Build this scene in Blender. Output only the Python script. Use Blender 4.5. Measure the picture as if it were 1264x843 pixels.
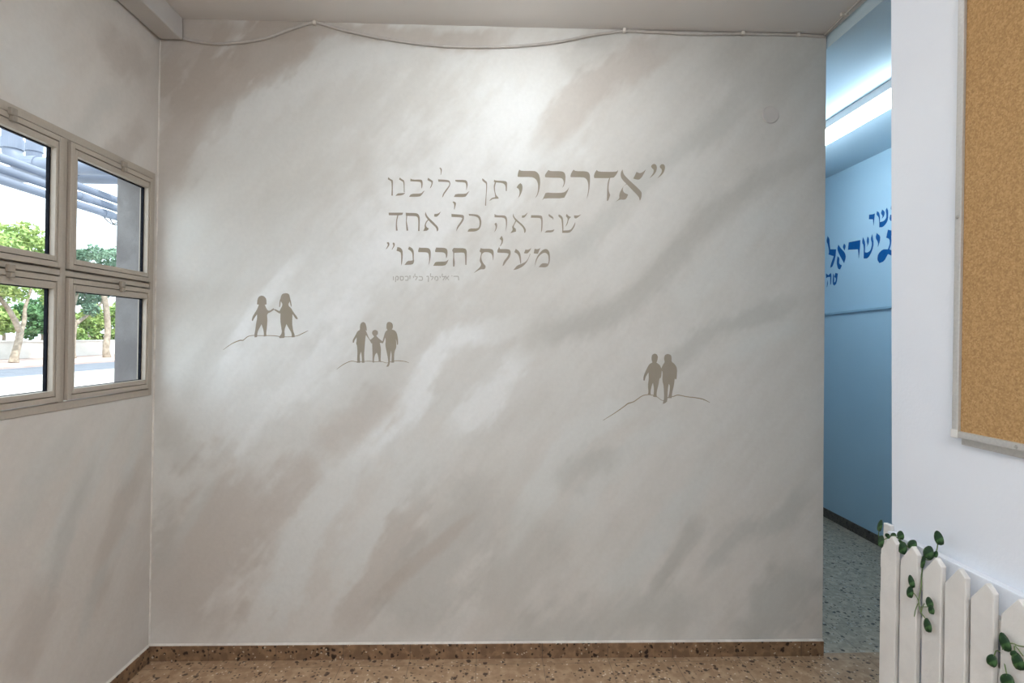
import bpy, bmesh, math, random
import numpy as np
from mathutils import Vector, Matrix
from mathutils.geometry import tessellate_polygon

for _o in list(bpy.data.objects): bpy.data.objects.remove(_o)
SC = bpy.context.scene
COL = SC.collection

# ------------------------------------------------------------------ camera
YAW, PITCH, ROLL, CAMH, F = 0.03939992, -0.00793757, 0.00866124, 1.46397, 660.0
def _axes():
    d = np.array([math.sin(YAW)*math.cos(PITCH), math.cos(YAW)*math.cos(PITCH), math.sin(PITCH)])
    r = np.array([math.cos(YAW), -math.sin(YAW), 0.0]); u = np.cross(r, d)
    return r*math.cos(ROLL)+u*math.sin(ROLL), u*math.cos(ROLL)-r*math.sin(ROLL), d
CR, CU, CD = _axes(); CP = np.array([0, 0, CAMH])
cam = bpy.data.cameras.new('camera'); cam.sensor_width = 36; cam.lens = F/1264*36
cam.clip_start = 0.05; cam.clip_end = 500
camo = bpy.data.objects.new('camera', cam); COL.objects.link(camo)
m = Matrix.Identity(4)
for i in range(3):
    m[i][0] = CR[i]; m[i][1] = CU[i]; m[i][2] = -CD[i]; m[i][3] = CP[i]
camo.matrix_world = m
SC.camera = camo

# ------------------------------------------------------------------ light
SC.view_settings.view_transform = 'Standard'; SC.view_settings.look = 'None'
SC.view_settings.gamma = 1; SC.view_settings.use_curve_mapping = False
SC.view_settings.exposure = 0.25
SKY = 3.0; SUN = 4.5
LAMP_NEAR = 12.2; LAMP_FILL = 41.0; LAMP_HALL = 20.0
world = bpy.data.worlds.new('world'); SC.world = world; world.use_nodes = True
bg = world.node_tree.nodes['Background']
bg.inputs[0].default_value = (0.78, 0.89, 1.0, 1); bg.inputs[1].default_value = SKY
sun = bpy.data.lights.new('sun', 'SUN'); sun.energy = SUN; sun.angle = 0.01; sun.color = (1, 0.95, 0.86)
suno = bpy.data.objects.new('sun', sun); COL.objects.link(suno)
suno.rotation_euler = Vector((-0.45, 0.35, -0.85)).to_track_quat('-Z', 'Y').to_euler()

# ------------------------------------------------------------------ helpers
def ray(x, y): return CD + CR*(x-632)/F - CU*(y-421.5)/F
def on(x, y, p, n):
    v = ray(x, y); n = np.array(n, float); return CP + v*(((np.array(p)-CP)@n)/(v@n))
def onX(x, y, X): return on(x, y, (X, 0, 0), (1, 0, 0))
def onY(x, y, Y): return on(x, y, (0, Y, 0), (0, 1, 0))
def onZ(x, y, Z): return on(x, y, (0, 0, Z), (0, 0, 1))
H = 2.87; HC = 2.81
B0 = np.array([-1.52395, 2.45199, 0.0]); BE = np.array([3.07647, -0.03504, 0.0]); BE /= np.linalg.norm(BE)
BN = np.array([BE[1], -BE[0], 0.0])                    # towards the room
if BN[1] > 0: BN = -BN
def back(x, y): return on(x, y, B0, BN)
LEAN = 0.0138157
LN = np.array([1, 0, -LEAN]); LN /= np.linalg.norm(LN)
LUP = np.array([LEAN, 0, 1]); LUP /= np.linalg.norm(LUP)
def left(x, y): return on(x, y, B0, LN)

def s2l(c): c /= 255.0; return c/12.92 if c <= 0.04045 else ((c+0.055)/1.055)**2.4
def rgb(r, g, b): return (s2l(r), s2l(g), s2l(b), 1)

def mat(name, col, rough=0.6, spec=0.3, metal=0, noise=None, bump=None, emit=None):
    """col flat; noise=(scale, col2, detail) mixes a second colour; bump=(scale, strength)"""
    mt = bpy.data.materials.new(name); mt.use_nodes = True
    nt = mt.node_tree; b = nt.nodes['Principled BSDF']
    b.inputs['Base Color'].default_value = col; b.inputs['Roughness'].default_value = rough
    b.inputs['Specular IOR Level'].default_value = spec; b.inputs['Metallic'].default_value = metal
    tc = nt.nodes.new('ShaderNodeTexCoord')
    if noise:
        n = nt.nodes.new('ShaderNodeTexNoise'); n.inputs['Scale'].default_value = noise[0]
        n.inputs['Detail'].default_value = noise[2] if len(noise) > 2 else 4
        rp = nt.nodes.new('ShaderNodeValToRGB'); rp.color_ramp.elements[0].position = .35; rp.color_ramp.elements[1].position = .65
        rp.color_ramp.elements[0].color = col; rp.color_ramp.elements[1].color = noise[1]
        nt.links.new(tc.outputs['Object'], n.inputs['Vector'])
        nt.links.new(n.outputs['Fac'], rp.inputs['Fac']); nt.links.new(rp.outputs['Color'], b.inputs['Base Color'])
    if bump:
        n = nt.nodes.new('ShaderNodeTexNoise'); n.inputs['Scale'].default_value = bump[0]; n.inputs['Detail'].default_value = 5
        bp = nt.nodes.new('ShaderNodeBump'); bp.inputs['Strength'].default_value = bump[1]; bp.inputs['Distance'].default_value = .01
        nt.links.new(tc.outputs['Object'], n.inputs['Vector'])
        nt.links.new(n.outputs['Fac'], bp.inputs['Height']); nt.links.new(bp.outputs['Normal'], b.inputs['Normal'])
    if emit:
        b.inputs['Emission Color'].default_value = emit[0]; b.inputs['Emission Strength'].default_value = emit[1]
    return mt

def link(name, bm, m=None, parent=None, smooth=False, bevel=0, loc=None):
    bmesh.ops.recalc_face_normals(bm, faces=bm.faces)
    me = bpy.data.meshes.new(name); bm.to_mesh(me); bm.free()
    if loc is not None: me.transform(Matrix.Translation(-Vector(loc)))
    o = bpy.data.objects.new(name, me); COL.objects.link(o)
    if loc is not None: o.location = Vector(loc)
    if m is not None: me.materials.append(m)
    if smooth:
        for p in me.polygons: p.use_smooth = True
    if parent is not None:
        o.parent = parent
        pw = Vector((0,0,0)); q = parent
        while q is not None: pw += Vector(q.location); q = q.parent
        o.location = (Vector(loc) if loc is not None else Vector((0,0,0))) - pw
    if bevel:
        b = o.modifiers.new('bevel', 'BEVEL'); b.width = bevel; b.segments = 2; b.limit_method = 'ANGLE'
    return o
def empty(name, loc, label=None, cat=None, group=None):
    o = bpy.data.objects.new(name, None); COL.objects.link(o); o.location = Vector(loc); o.empty_display_size = .1
    if label: tag(o, label, cat, group)
    return o
def tag(o, label, cat, group=None, kind=None):
    o['label'] = label; o['category'] = cat
    if group: o['group'] = group
    if kind: o['kind'] = kind
    return o
def struct(o, label=None):
    o['kind'] = 'structure'
    if label: o['label'] = label
    return o
def part(o, label): o['label'] = label; return o

def hexa(bm, pts):
    """8 corner points: bottom ring 0-3, top ring 4-7"""
    v = [bm.verts.new(tuple(p)) for p in pts]
    for f in ((0,1,2,3),(4,5,6,7),(0,1,5,4),(1,2,6,5),(2,3,7,6),(3,0,4,7)): bm.faces.new([v[i] for i in f])
    return bm
def box(bm, x0, x1, y0, y1, z0, z1):
    return hexa(bm, [(x0,y0,z0),(x1,y0,z0),(x1,y1,z0),(x0,y1,z0),(x0,y0,z1),(x1,y0,z1),(x1,y1,z1),(x0,y1,z1)])
def nb(): return bmesh.new()
def tube(bm, pts, r, seg=10, cap=True):
    pts = [Vector(tuple(p)) for p in pts]; n = len(pts)
    rs = r if isinstance(r, (list, tuple)) else [r]*n
    rings = []; up = None
    for i, p in enumerate(pts):
        t = (pts[min(i+1, n-1)] - pts[max(i-1, 0)]).normalized()
        if up is None:
            up = Vector((0,0,1)) if abs(t.z) < .9 else Vector((1,0,0))
        a = t.cross(up).normalized(); up = a.cross(t).normalized()
        rings.append([bm.verts.new(p + (a*math.cos(2*math.pi*k/seg) + up*math.sin(2*math.pi*k/seg))*rs[i]) for k in range(seg)])
    for i in range(n-1):
        for k in range(seg):
            bm.faces.new((rings[i][k], rings[i][(k+1)%seg], rings[i+1][(k+1)%seg], rings[i+1][k]))
    if cap:
        bm.faces.new(rings[0][::-1]); bm.faces.new(rings[-1])
    return bm
def catmull(pts, n=6):
    P = [np.array(p, float) for p in pts]
    if len(P) < 3: return P
    P = [2*P[0]-P[1]] + P + [2*P[-1]-P[-2]]; out = []
    for i in range(1, len(P)-2):
        for k in range(n):
            t = k/n
            out.append(.5*((2*P[i]) + (-P[i-1]+P[i+1])*t + (2*P[i-1]-5*P[i]+4*P[i+1]-P[i+2])*t*t + (-P[i-1]+3*P[i]-3*P[i+1]+P[i+2])*t**3))
    out.append(P[-2]); return out
def chaikin(pts, it=1):
    """round the outline while keeping corners that turn sharply"""
    for _ in range(it):
        out = []; n = len(pts)
        for i in range(n):
            a = np.array(pts[i-1], float); b = np.array(pts[i], float); c = np.array(pts[(i+1) % n], float)
            u = b-a; w = c-b
            ca = (u@w)/(np.linalg.norm(u)*np.linalg.norm(w)+1e-9)
            if ca < .35: out.append(tuple(b))
            else: out += [tuple(b-u*.22), tuple(b+w*.22)]
        pts = out
    return pts
def slab(bm, pts3, n, t):
    """thin prism on a surface: polygon pts3 (on the surface), thickness t along n"""
    n = Vector(tuple(n)); P = [Vector(tuple(p)) for p in pts3]
    lo = [bm.verts.new(p) for p in P]; hi = [bm.verts.new(p + n*t) for p in P]
    for tri in tessellate_polygon([P]):
        for vs, rev in ((hi, 0), (lo, 1)):
            try: bm.faces.new([vs[i] for i in (tri[::-1] if rev else tri)])
            except ValueError: pass
    k = len(P)
    for i in range(k):
        try: bm.faces.new((lo[i], lo[(i+1)%k], hi[(i+1)%k], hi[i]))
        except ValueError: pass
def ribbon(pts, n=5):
    """pen stroke (x, y, width) -> outline"""
    P = catmull(pts, n) if len(pts) > 2 else [np.array(p, float) for p in pts]
    L, Rr = [], []
    for i, p in enumerate(P):
        t = P[min(i+1, len(P)-1)][:2] - P[max(i-1, 0)][:2]; t /= np.linalg.norm(t)+1e-9
        nn = np.array([-t[1], t[0]])*max(p[2], 1)/2
        L.append(tuple(p[:2]+nn)); Rr.append(tuple(p[:2]-nn))
    return L + Rr[::-1]

# ------------------------------------------------------------------ painted walls
def vnoise(x, y, seed=0):
    xi = np.floor(x).astype(np.int64); yi = np.floor(y).astype(np.int64); fx = x-xi; fy = y-yi
    fx = fx*fx*(3-2*fx); fy = fy*fy*(3-2*fy)
    def hsh(a, b):
        h = (a*374761393 + b*668265263 + seed*1442695041) & 0xffffffff
        h = ((h ^ (h >> 13)) * 1274126177) & 0xffffffff
        return ((h ^ (h >> 16)) & 0xffff)/65535.0
    return (hsh(xi,yi)*(1-fx)+hsh(xi+1,yi)*fx)*(1-fy) + (hsh(xi,yi+1)*(1-fx)+hsh(xi+1,yi+1)*fx)*fy
def fbm(x, y, seed=0, o=4):
    s = 0; a = .5
    for k in range(o): s = s + a*vnoise(x*2**k, y*2**k, seed+k*17); a *= .5
    return s/(1-.5**o)
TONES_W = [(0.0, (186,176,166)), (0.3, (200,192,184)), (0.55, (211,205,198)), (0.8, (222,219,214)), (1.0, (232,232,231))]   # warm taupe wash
TONES_C = [(0.0, (174,173,167)), (0.3, (191,191,186)), (0.55, (206,207,203)), (0.8, (220,222,220)), (1.0, (234,236,236))]   # cool grey wash
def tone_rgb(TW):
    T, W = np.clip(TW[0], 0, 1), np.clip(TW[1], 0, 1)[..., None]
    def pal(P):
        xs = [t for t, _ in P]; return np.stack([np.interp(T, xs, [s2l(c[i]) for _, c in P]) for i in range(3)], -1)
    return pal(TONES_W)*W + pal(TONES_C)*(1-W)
def paint(U, V, strokes, seed, base, warm=.45):
    """tone field of a brushed wash: base mottling plus soft ragged brush strokes"""
    ang = math.radians(52); A = U*math.cos(ang)+V*math.sin(ang); Bb = -U*math.sin(ang)+V*math.cos(ang)
    T = base + .20*(fbm(A*1.3, Bb*4.2, seed)-.5) + .15*(fbm(A*4, Bb*18, seed+3)-.5) + .07*(fbm(A*7, Bb*45, seed+13)-.5) + .05*(fbm(U*14, V*14, seed+9, 3)-.5)
    rag = fbm(A*5, Bb*16, seed+5)-.5; rag2 = fbm(U*16, V*16, seed+7)-.5; rag3 = fbm(A*16, Bb*55, seed+31, 3)-.5
    W = warm + .5*(fbm(U*1.1, V*1.1, seed+21, 3)-.5) + .45*np.clip(1.15-V, 0, 1)      # tone turns warmer towards the bottom
    for pts, hw, soft, val, al, *wm in strokes:
        P = np.array([p[:2] for p in catmull(pts, 5)]); d = np.full(U.shape, 1e9); sp = np.zeros(U.shape); ns = len(P)-1
        for q, (a, b) in enumerate(zip(P[:-1], P[1:])):
            ab = b-a; t = np.clip(((U-a[0])*ab[0]+(V-a[1])*ab[1])/(ab@ab+1e-12), 0, 1)
            dd = np.hypot(U-a[0]-t*ab[0], V-a[1]-t*ab[1]); w = dd < d
            d = np.where(w, dd, d); sp = np.where(w, (q+t)/ns, sp)
        tp = np.clip(np.minimum(sp, 1-sp)*4.5 + .12 + rag*.5, 0, 1)          # the brush lifts at both ends
        hw2 = hw*(.55+.45*tp)
        d = d + rag*hw*1.4 + rag2*hw*.8 + rag3*hw*.7
        k = np.clip((hw2*(1+soft)-d)/(hw2*soft*2+1e-6), 0, 1); k = k*k*(3-2*k)*al*tp
        T = T*(1-k) + (val + .5*(T-base))*k
        W = W*(1-k) + (wm[0] if wm else (.85 if val < .3 else .25))*k
    return T, W
def paint_mat(name):
    mt = mat(name, (.6,.6,.6,1), .72, .18); nt = mt.node_tree; b = nt.nodes['Principled BSDF']
    at = nt.nodes.new('ShaderNodeAttribute'); at.attribute_name = 'paint'
    tc = nt.nodes.new('ShaderNodeTexCoord'); n = nt.nodes.new('ShaderNodeTexNoise')
    n.inputs['Scale'].default_value = 60; n.inputs['Detail'].default_value = 6
    mr = nt.nodes.new('ShaderNodeMapRange'); mr.inputs['To Min'].default_value = .95; mr.inputs['To Max'].default_value = 1.05
    mx = nt.nodes.new('ShaderNodeVectorMath'); mx.operation = 'SCALE'
    n2 = nt.nodes.new('ShaderNodeTexNoise'); n2.inputs['Scale'].default_value = 22; n2.inputs['Detail'].default_value = 7
    bp = nt.nodes.new('ShaderNodeBump'); bp.inputs['Strength'].default_value = .35; bp.inputs['Distance'].default_value = .004
    L = nt.links.new
    L(tc.outputs['Object'], n.inputs['Vector']); L(tc.outputs['Object'], n2.inputs['Vector'])
    L(n.outputs['Fac'], mr.inputs['Value']); L(at.outputs['Color'], mx.inputs[0]); L(mr.outputs['Result'], mx.inputs['Scale'])
    L(mx.outputs['Vector'], b.inputs['Base Color']); L(n2.outputs['Fac'], bp.inputs['Height']); L(bp.outputs['Normal'], b.inputs['Normal'])
    return mt
lstrokes = None
def painted_wall(name, P, us, vs, strokes, seed, base, thick, back_n, hole=None):
    """grid wall: P(u, v) -> point; a hole (u0,u1,v0,v1) is left open; thickness towards back_n"""
    nu, nv = len(us), len(vs); co = []
    Ug, Vg = np.meshgrid(us, vs, indexing='ij')
    T = tone_rgb(paint(Ug, Vg, strokes, seed, base, .45 if strokes is not lstrokes else .85))
    verts = [tuple(P(u, v)) for u in us for v in vs]
    verts += [tuple(np.array(P(u, v)) + np.array(back_n)*thick) for u in us for v in vs]
    N = nu*nv; fs = []; solid = np.ones((nu-1, nv-1), bool)
    if hole:
        for i in range(nu-1):
            for j in range(nv-1):
                uc = (us[i]+us[i+1])/2; vc = (vs[j]+vs[j+1])/2
                if hole[0] < uc < hole[1] and hole[2] < vc < hole[3]: solid[i, j] = False
    ix = lambda i, j, b=0: b*N + i*nv + j
    for i in range(nu-1):
        for j in range(nv-1):
            if not solid[i, j]: continue
            q = (ix(i,j), ix(i+1,j), ix(i+1,j+1), ix(i,j+1)); fs.append(q); fs.append(tuple(N+k for k in q[::-1]))
            for di, dj, e in ((-1,0,(q[3],q[0])), (1,0,(q[1],q[2])), (0,-1,(q[0],q[1])), (0,1,(q[2],q[3]))):
                a, b = i+di, j+dj
                if not (0 <= a < nu-1 and 0 <= b < nv-1 and solid[a, b]):
                    fs.append((e[1], e[0], e[0]+N, e[1]+N))
    me = bpy.data.meshes.new(name); me.from_pydata(verts, [], fs); me.update()
    col = np.concatenate([T.reshape(-1, 3)]*2); col = np.concatenate([col, np.ones((len(col), 1))], 1)
    at = me.color_attributes.new('paint', 'FLOAT_COLOR', 'POINT'); at.data.foreach_set('color', col.astype(np.float32).ravel())
    o = bpy.data.objects.new(name, me); COL.objects.link(o); me.materials.append(M['paint'])
    return struct(o)

M = {}
M['paint'] = paint_mat('brushed wall paint')
M['white'] = mat('white wall paint', rgb(228,232,239), .6, .25, noise=(3, rgb(224,228,236)), bump=(90, .08))
M['ceil'] = mat('ceiling paint', rgb(226,222,218), .8, .1, noise=(2, rgb(221,217,213)))
M['hallceil'] = mat('corridor ceiling paint', rgb(198,218,229), .8, .1)
M['plaster'] = mat('plain plaster', rgb(205,200,192), .8, .1, noise=(2, rgb(198,192,184)))
M['blue'] = mat('light blue wall paint', rgb(178,206,221), .6, .2, noise=(1.2, rgb(172,201,217)), bump=(70, .08))
M['blueink'] = mat('deep blue lettering', rgb(6,80,140), .5, .3, noise=(20, rgb(10,88,150)))
M['ink'] = mat('taupe lettering paint', rgb(150,143,127), .7, .15, noise=(12, rgb(157,147,136)))
M['inkfig'] = mat('taupe figure paint', rgb(153,145,130), .7, .15, noise=(12, rgb(157,148,136)))
M['inkfaint'] = mat('faint grey lettering paint', rgb(190,188,182), .7, .15, noise=(15, rgb(172,170,164)))
M['sandline'] = mat('brown contour paint', rgb(146,134,114), .7, .15, noise=(30, rgb(160,148,128)))
M['alu'] = mat('beige powder coated aluminium', rgb(180,170,157), .45, .35, noise=(120, rgb(176,166,153)))
M['aludark'] = mat('brown grey catch', rgb(160,150,137), .4, .4, noise=(60, rgb(150,141,129)))
M['gasket'] = mat('black rubber gasket', rgb(12,14,22), .7, .1, noise=(40, rgb(28,30,38)))
M['steel'] = mat('steel screw', rgb(190,188,184), .3, .5, .9, noise=(60, rgb(170,168,164)))
M['silver'] = mat('anodised aluminium', rgb(196,194,190), .38, .5, .35, noise=(150, rgb(188,186,183)))
M['concrete'] = mat('rough concrete', rgb(140,137,136), .9, .1, noise=(7, rgb(118,114,114), 8), bump=(40, .6))
M['cable'] = mat('grey white cable sheath', rgb(196,190,184), .5, .3, noise=(30, rgb(186,180,174)))
M['trunk'] = mat('white trunking', rgb(204,201,198), .5, .3, noise=(5, rgb(198,195,192)))
M['fence'] = mat('white painted wood', rgb(222,219,215), .55, .3, noise=(14, rgb(214,211,207)), bump=(60, .1))
M['leaf'] = None
M['pipe'] = mat('grey plastic pipe', rgb(128,136,152), .45, .35, noise=(6, rgb(118,127,143)))
M['streetgrey'] = mat('streetgrey', rgb(120,124,132), .9, .1, noise=(2, rgb(108,112,120)))  # darker grey tone for one strip of the street
M['pale'] = mat('pale ground', rgb(190,186,180), .9, .1, noise=(1.5, rgb(176,172,166)))
M['kerb'] = mat('pinkish pavement', rgb(196,172,164), .9, .1, noise=(2, rgb(180,160,150)))
M['whitewall'] = mat('whitewashed masonry', rgb(214,210,204), .9, .1, noise=(1.5, rgb(200,196,188)))
M['bark'] = mat('pale bark', rgb(176,164,148), .9, .1, noise=(9, rgb(140,128,114), 6), bump=(30, .4))
M['leaflight'] = mat('yellow green foliage', rgb(170,186,116), .7, .2, noise=(2, rgb(134,164,96)))
M['leafmid'] = mat('mid green foliage', rgb(112,150,104), .7, .2, noise=(2, rgb(90,130,90)))
M['leafdeep'] = mat('grey green foliage', rgb(132,158,134), .7, .2, noise=(2, rgb(100,130,110)))
M['wire'] = mat('black wire', rgb(24,24,26), .6, .2, noise=(20, rgb(34,34,36)))

def cork():
    mt = mat('cork', rgb(184,140,86), .9, .1); nt = mt.node_tree; b = nt.nodes['Principled BSDF']
    tc = nt.nodes.new('ShaderNodeTexCoord'); v = nt.nodes.new('ShaderNodeTexVoronoi'); v.inputs['Scale'].default_value = 260
    n = nt.nodes.new('ShaderNodeTexNoise'); n.inputs['Scale'].default_value = 90; n.inputs['Detail'].default_value = 6
    rp = nt.nodes.new('ShaderNodeValToRGB'); e = rp.color_ramp.elements
    e[0].position = .15; e[0].color = rgb(154,120,82); e[1].position = .85; e[1].color = rgb(194,158,114)
    e2 = rp.color_ramp.elements.new(.5); e2.color = rgb(174,138,94)
    mx = nt.nodes.new('ShaderNodeMix'); mx.data_type = 'FLOAT'; mx.inputs[0].default_value = .55
    L = nt.links.new; sp = nt.nodes.new('ShaderNodeSeparateColor')
    L(tc.outputs['Object'], v.inputs['Vector']); L(tc.outputs['Object'], n.inputs['Vector'])
    L(v.outputs['Color'], sp.inputs[0]); L(sp.outputs[0], mx.inputs[2]); L(n.outputs['Fac'], mx.inputs[3])
    L(mx.outputs[0], rp.inputs['Fac']); L(rp.outputs['Color'], b.inputs['Base Color'])
    return mt
M['cork'] = cork()

def terrazzo(name, base1, base2, chip, light, tile, off=(0,0), rough=.35, grout=None, scale=1.0):
    mt = mat(name, base1, rough, .35); nt = mt.node_tree; b = nt.nodes['Principled BSDF']; L = nt.links.new
    tc = nt.nodes.new('ShaderNodeTexCoord')
    n = nt.nodes.new('ShaderNodeTexNoise'); n.inputs['Scale'].default_value = 26*scale; n.inputs['Detail'].default_value = 6
    rp = nt.nodes.new('ShaderNodeValToRGB'); rp.color_ramp.elements[0].position = .38; rp.color_ramp.elements[1].position = .62
    rp.color_ramp.elements[0].color = base2; rp.color_ramp.elements[1].color = base1
    L(tc.outputs['Object'], n.inputs['Vector']); L(n.outputs['Fac'], rp.inputs['Fac'])
    cur = rp.outputs['Color']
    for sc, lo, hi, c, key in ((62*scale, .10, .16, chip, .62), (38*scale, .12, .20, chip, .80), (95*scale, .14, .2, light, .92), (30*scale, .15, .3, base2, .6)):
        v = nt.nodes.new('ShaderNodeTexVoronoi'); v.inputs['Scale'].default_value = sc; v.inputs['Randomness'].default_value = 1
        w = nt.nodes.new('ShaderNodeTexNoise'); w.inputs['Scale'].default_value = sc*1.1
        vm = nt.nodes.new('ShaderNodeVectorMath'); vm.operation = 'MULTIPLY_ADD'
        vm.inputs[1].default_value = (.8/sc,)*3
        L(tc.outputs['Object'], w.inputs['Vector']); L(w.outputs['Color'], vm.inputs[0]); L(tc.outputs['Object'], vm.inputs[2]); L(vm.outputs[0], v.inputs['Vector'])
        r1 = nt.nodes.new('ShaderNodeMapRange'); r1.inputs['From Min'].default_value = lo*2.4; r1.inputs['From Max'].default_value = hi*2.4
        r1.inputs['To Min'].default_value = 1; r1.inputs['To Max'].default_value = 0
        sp = nt.nodes.new('ShaderNodeSeparateColor'); gt = nt.nodes.new('ShaderNodeMath'); gt.operation = 'GREATER_THAN'; gt.inputs[1].default_value = key
        mu = nt.nodes.new('ShaderNodeMath'); mu.operation = 'MULTIPLY'
        mx = nt.nodes.new('ShaderNodeMix'); mx.data_type = 'RGBA'
        L(v.outputs['Distance'], r1.inputs['Value']); L(v.outputs['Color'], sp.inputs[0]); L(sp.outputs[0], gt.inputs[0])
        L(r1.outputs[0], mu.inputs[0]); L(gt.outputs[0], mu.inputs[1]); L(mu.outputs[0], mx.inputs[0])
        L(cur, mx.inputs[6]); mx.inputs[7].default_value = c; cur = mx.outputs[2]
    if grout:
        sx = nt.nodes.new('ShaderNodeSeparateXYZ'); L(tc.outputs['Object'], sx.inputs[0]); fac = None
        for k in range(2):
            if tile[k] is None: continue
            a = nt.nodes.new('ShaderNodeMath'); a.operation = 'ADD'; a.inputs[1].default_value = off[k]+100*tile[k]
            md = nt.nodes.new('ShaderNodeMath'); md.operation = 'MODULO'; md.inputs[1].default_value = tile[k]
            lt = nt.nodes.new('ShaderNodeMath'); lt.operation = 'LESS_THAN'; lt.inputs[1].default_value = .0022
            L(sx.outputs[k], a.inputs[0]); L(a.outputs[0], md.inputs[0]); L(md.outputs[0], lt.inputs[0])
            if fac is None: fac = lt.outputs[0]
            else:
                mm = nt.nodes.new('ShaderNodeMath'); mm.operation = 'MAXIMUM'; L(fac, mm.inputs[0]); L(lt.outputs[0], mm.inputs[1]); fac = mm.outputs[0]
        mx = nt.nodes.new('ShaderNodeMix'); mx.data_type = 'RGBA'; L(fac, mx.inputs[0]); L(cur, mx.inputs[6]); mx.inputs[7].default_value = grout; cur = mx.outputs[2]
    L(cur, b.inputs['Base Color'])
    return mt
M['floor'] = terrazzo('brown terrazzo tiles', rgb(186,158,128), rgb(164,134,106), rgb(72,52,40), rgb(222,206,184), (.3,.3), (.055,.02), .3, rgb(120,102,86))
M['floorhall'] = terrazzo('grey terrazzo tiles', rgb(188,176,156), rgb(160,149,132), rgb(58,52,46), rgb(196,196,192), (.3,.3), (.055,.02), .3, rgb(104,102,98))
M['skirt'] = terrazzo('brown terrazzo skirting', rgb(152,122,94), rgb(122,96,74), rgb(46,32,26), rgb(196,180,158), (.3,None), (.055,0), .4, rgb(88,76,66))
M['skirtside'] = terrazzo('brown terrazzo skirting along the window wall', rgb(152,122,94), rgb(122,96,74), rgb(46,32,26), rgb(196,180,158), (None,.3), (0,.1), .4, rgb(88,76,66))
M['skirtblue'] = terrazzo('dark terrazzo skirting', rgb(96,88,80), rgb(74,68,62), rgb(34,30,28), rgb(130,126,118), (None,.3), (0,.1), .4, rgb(60,56,52))
M['caulk'] = mat('white paint edge', rgb(226,222,214), .7, .2, noise=(20, rgb(206,200,192)))

def glass():
    mt = bpy.data.materials.new('clear window glass'); mt.use_nodes = True; nt = mt.node_tree; nt.nodes.clear()
    out = nt.nodes.new('ShaderNodeOutputMaterial'); mx = nt.nodes.new('ShaderNodeMixShader')
    tr = nt.nodes.new('ShaderNodeBsdfTransparent'); gl = nt.nodes.new('ShaderNodeBsdfGlossy'); fr = nt.nodes.new('ShaderNodeLayerWeight')
    tr.inputs[0].default_value = (.95, .97, .97, 1); gl.inputs['Roughness'].default_value = .02; fr.inputs['Blend'].default_value = .5; pw = nt.nodes.new('ShaderNodeMath'); pw.operation = 'MULTIPLY'; pw.inputs[1].default_value = .07
    L = nt.links.new; L(fr.outputs['Facing'], pw.inputs[0]); L(pw.outputs[0], mx.inputs[0]); L(tr.outputs[0], mx.inputs[1]); L(gl.outputs[0], mx.inputs[2]); L(mx.outputs[0], out.inputs[0])
    return mt
M['glass'] = glass()
def tube_glow(name, col, s):
    return mat(name, (.9,.9,.9,1), .4, .2, noise=(3, (.88,.88,.88,1)), emit=(col, s))
M['hallglow'] = tube_glow('lit cool tube diffuser', (.76,.90,1.0,1), LAMP_HALL)
M['nearglow'] = tube_glow('lit lamp diffuser', (.93,.975,1.0,1), LAMP_NEAR)
M['fillglow'] = tube_glow('lit fill lamp diffuser', (.95,.98,1.0,1), LAMP_FILL)

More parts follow.
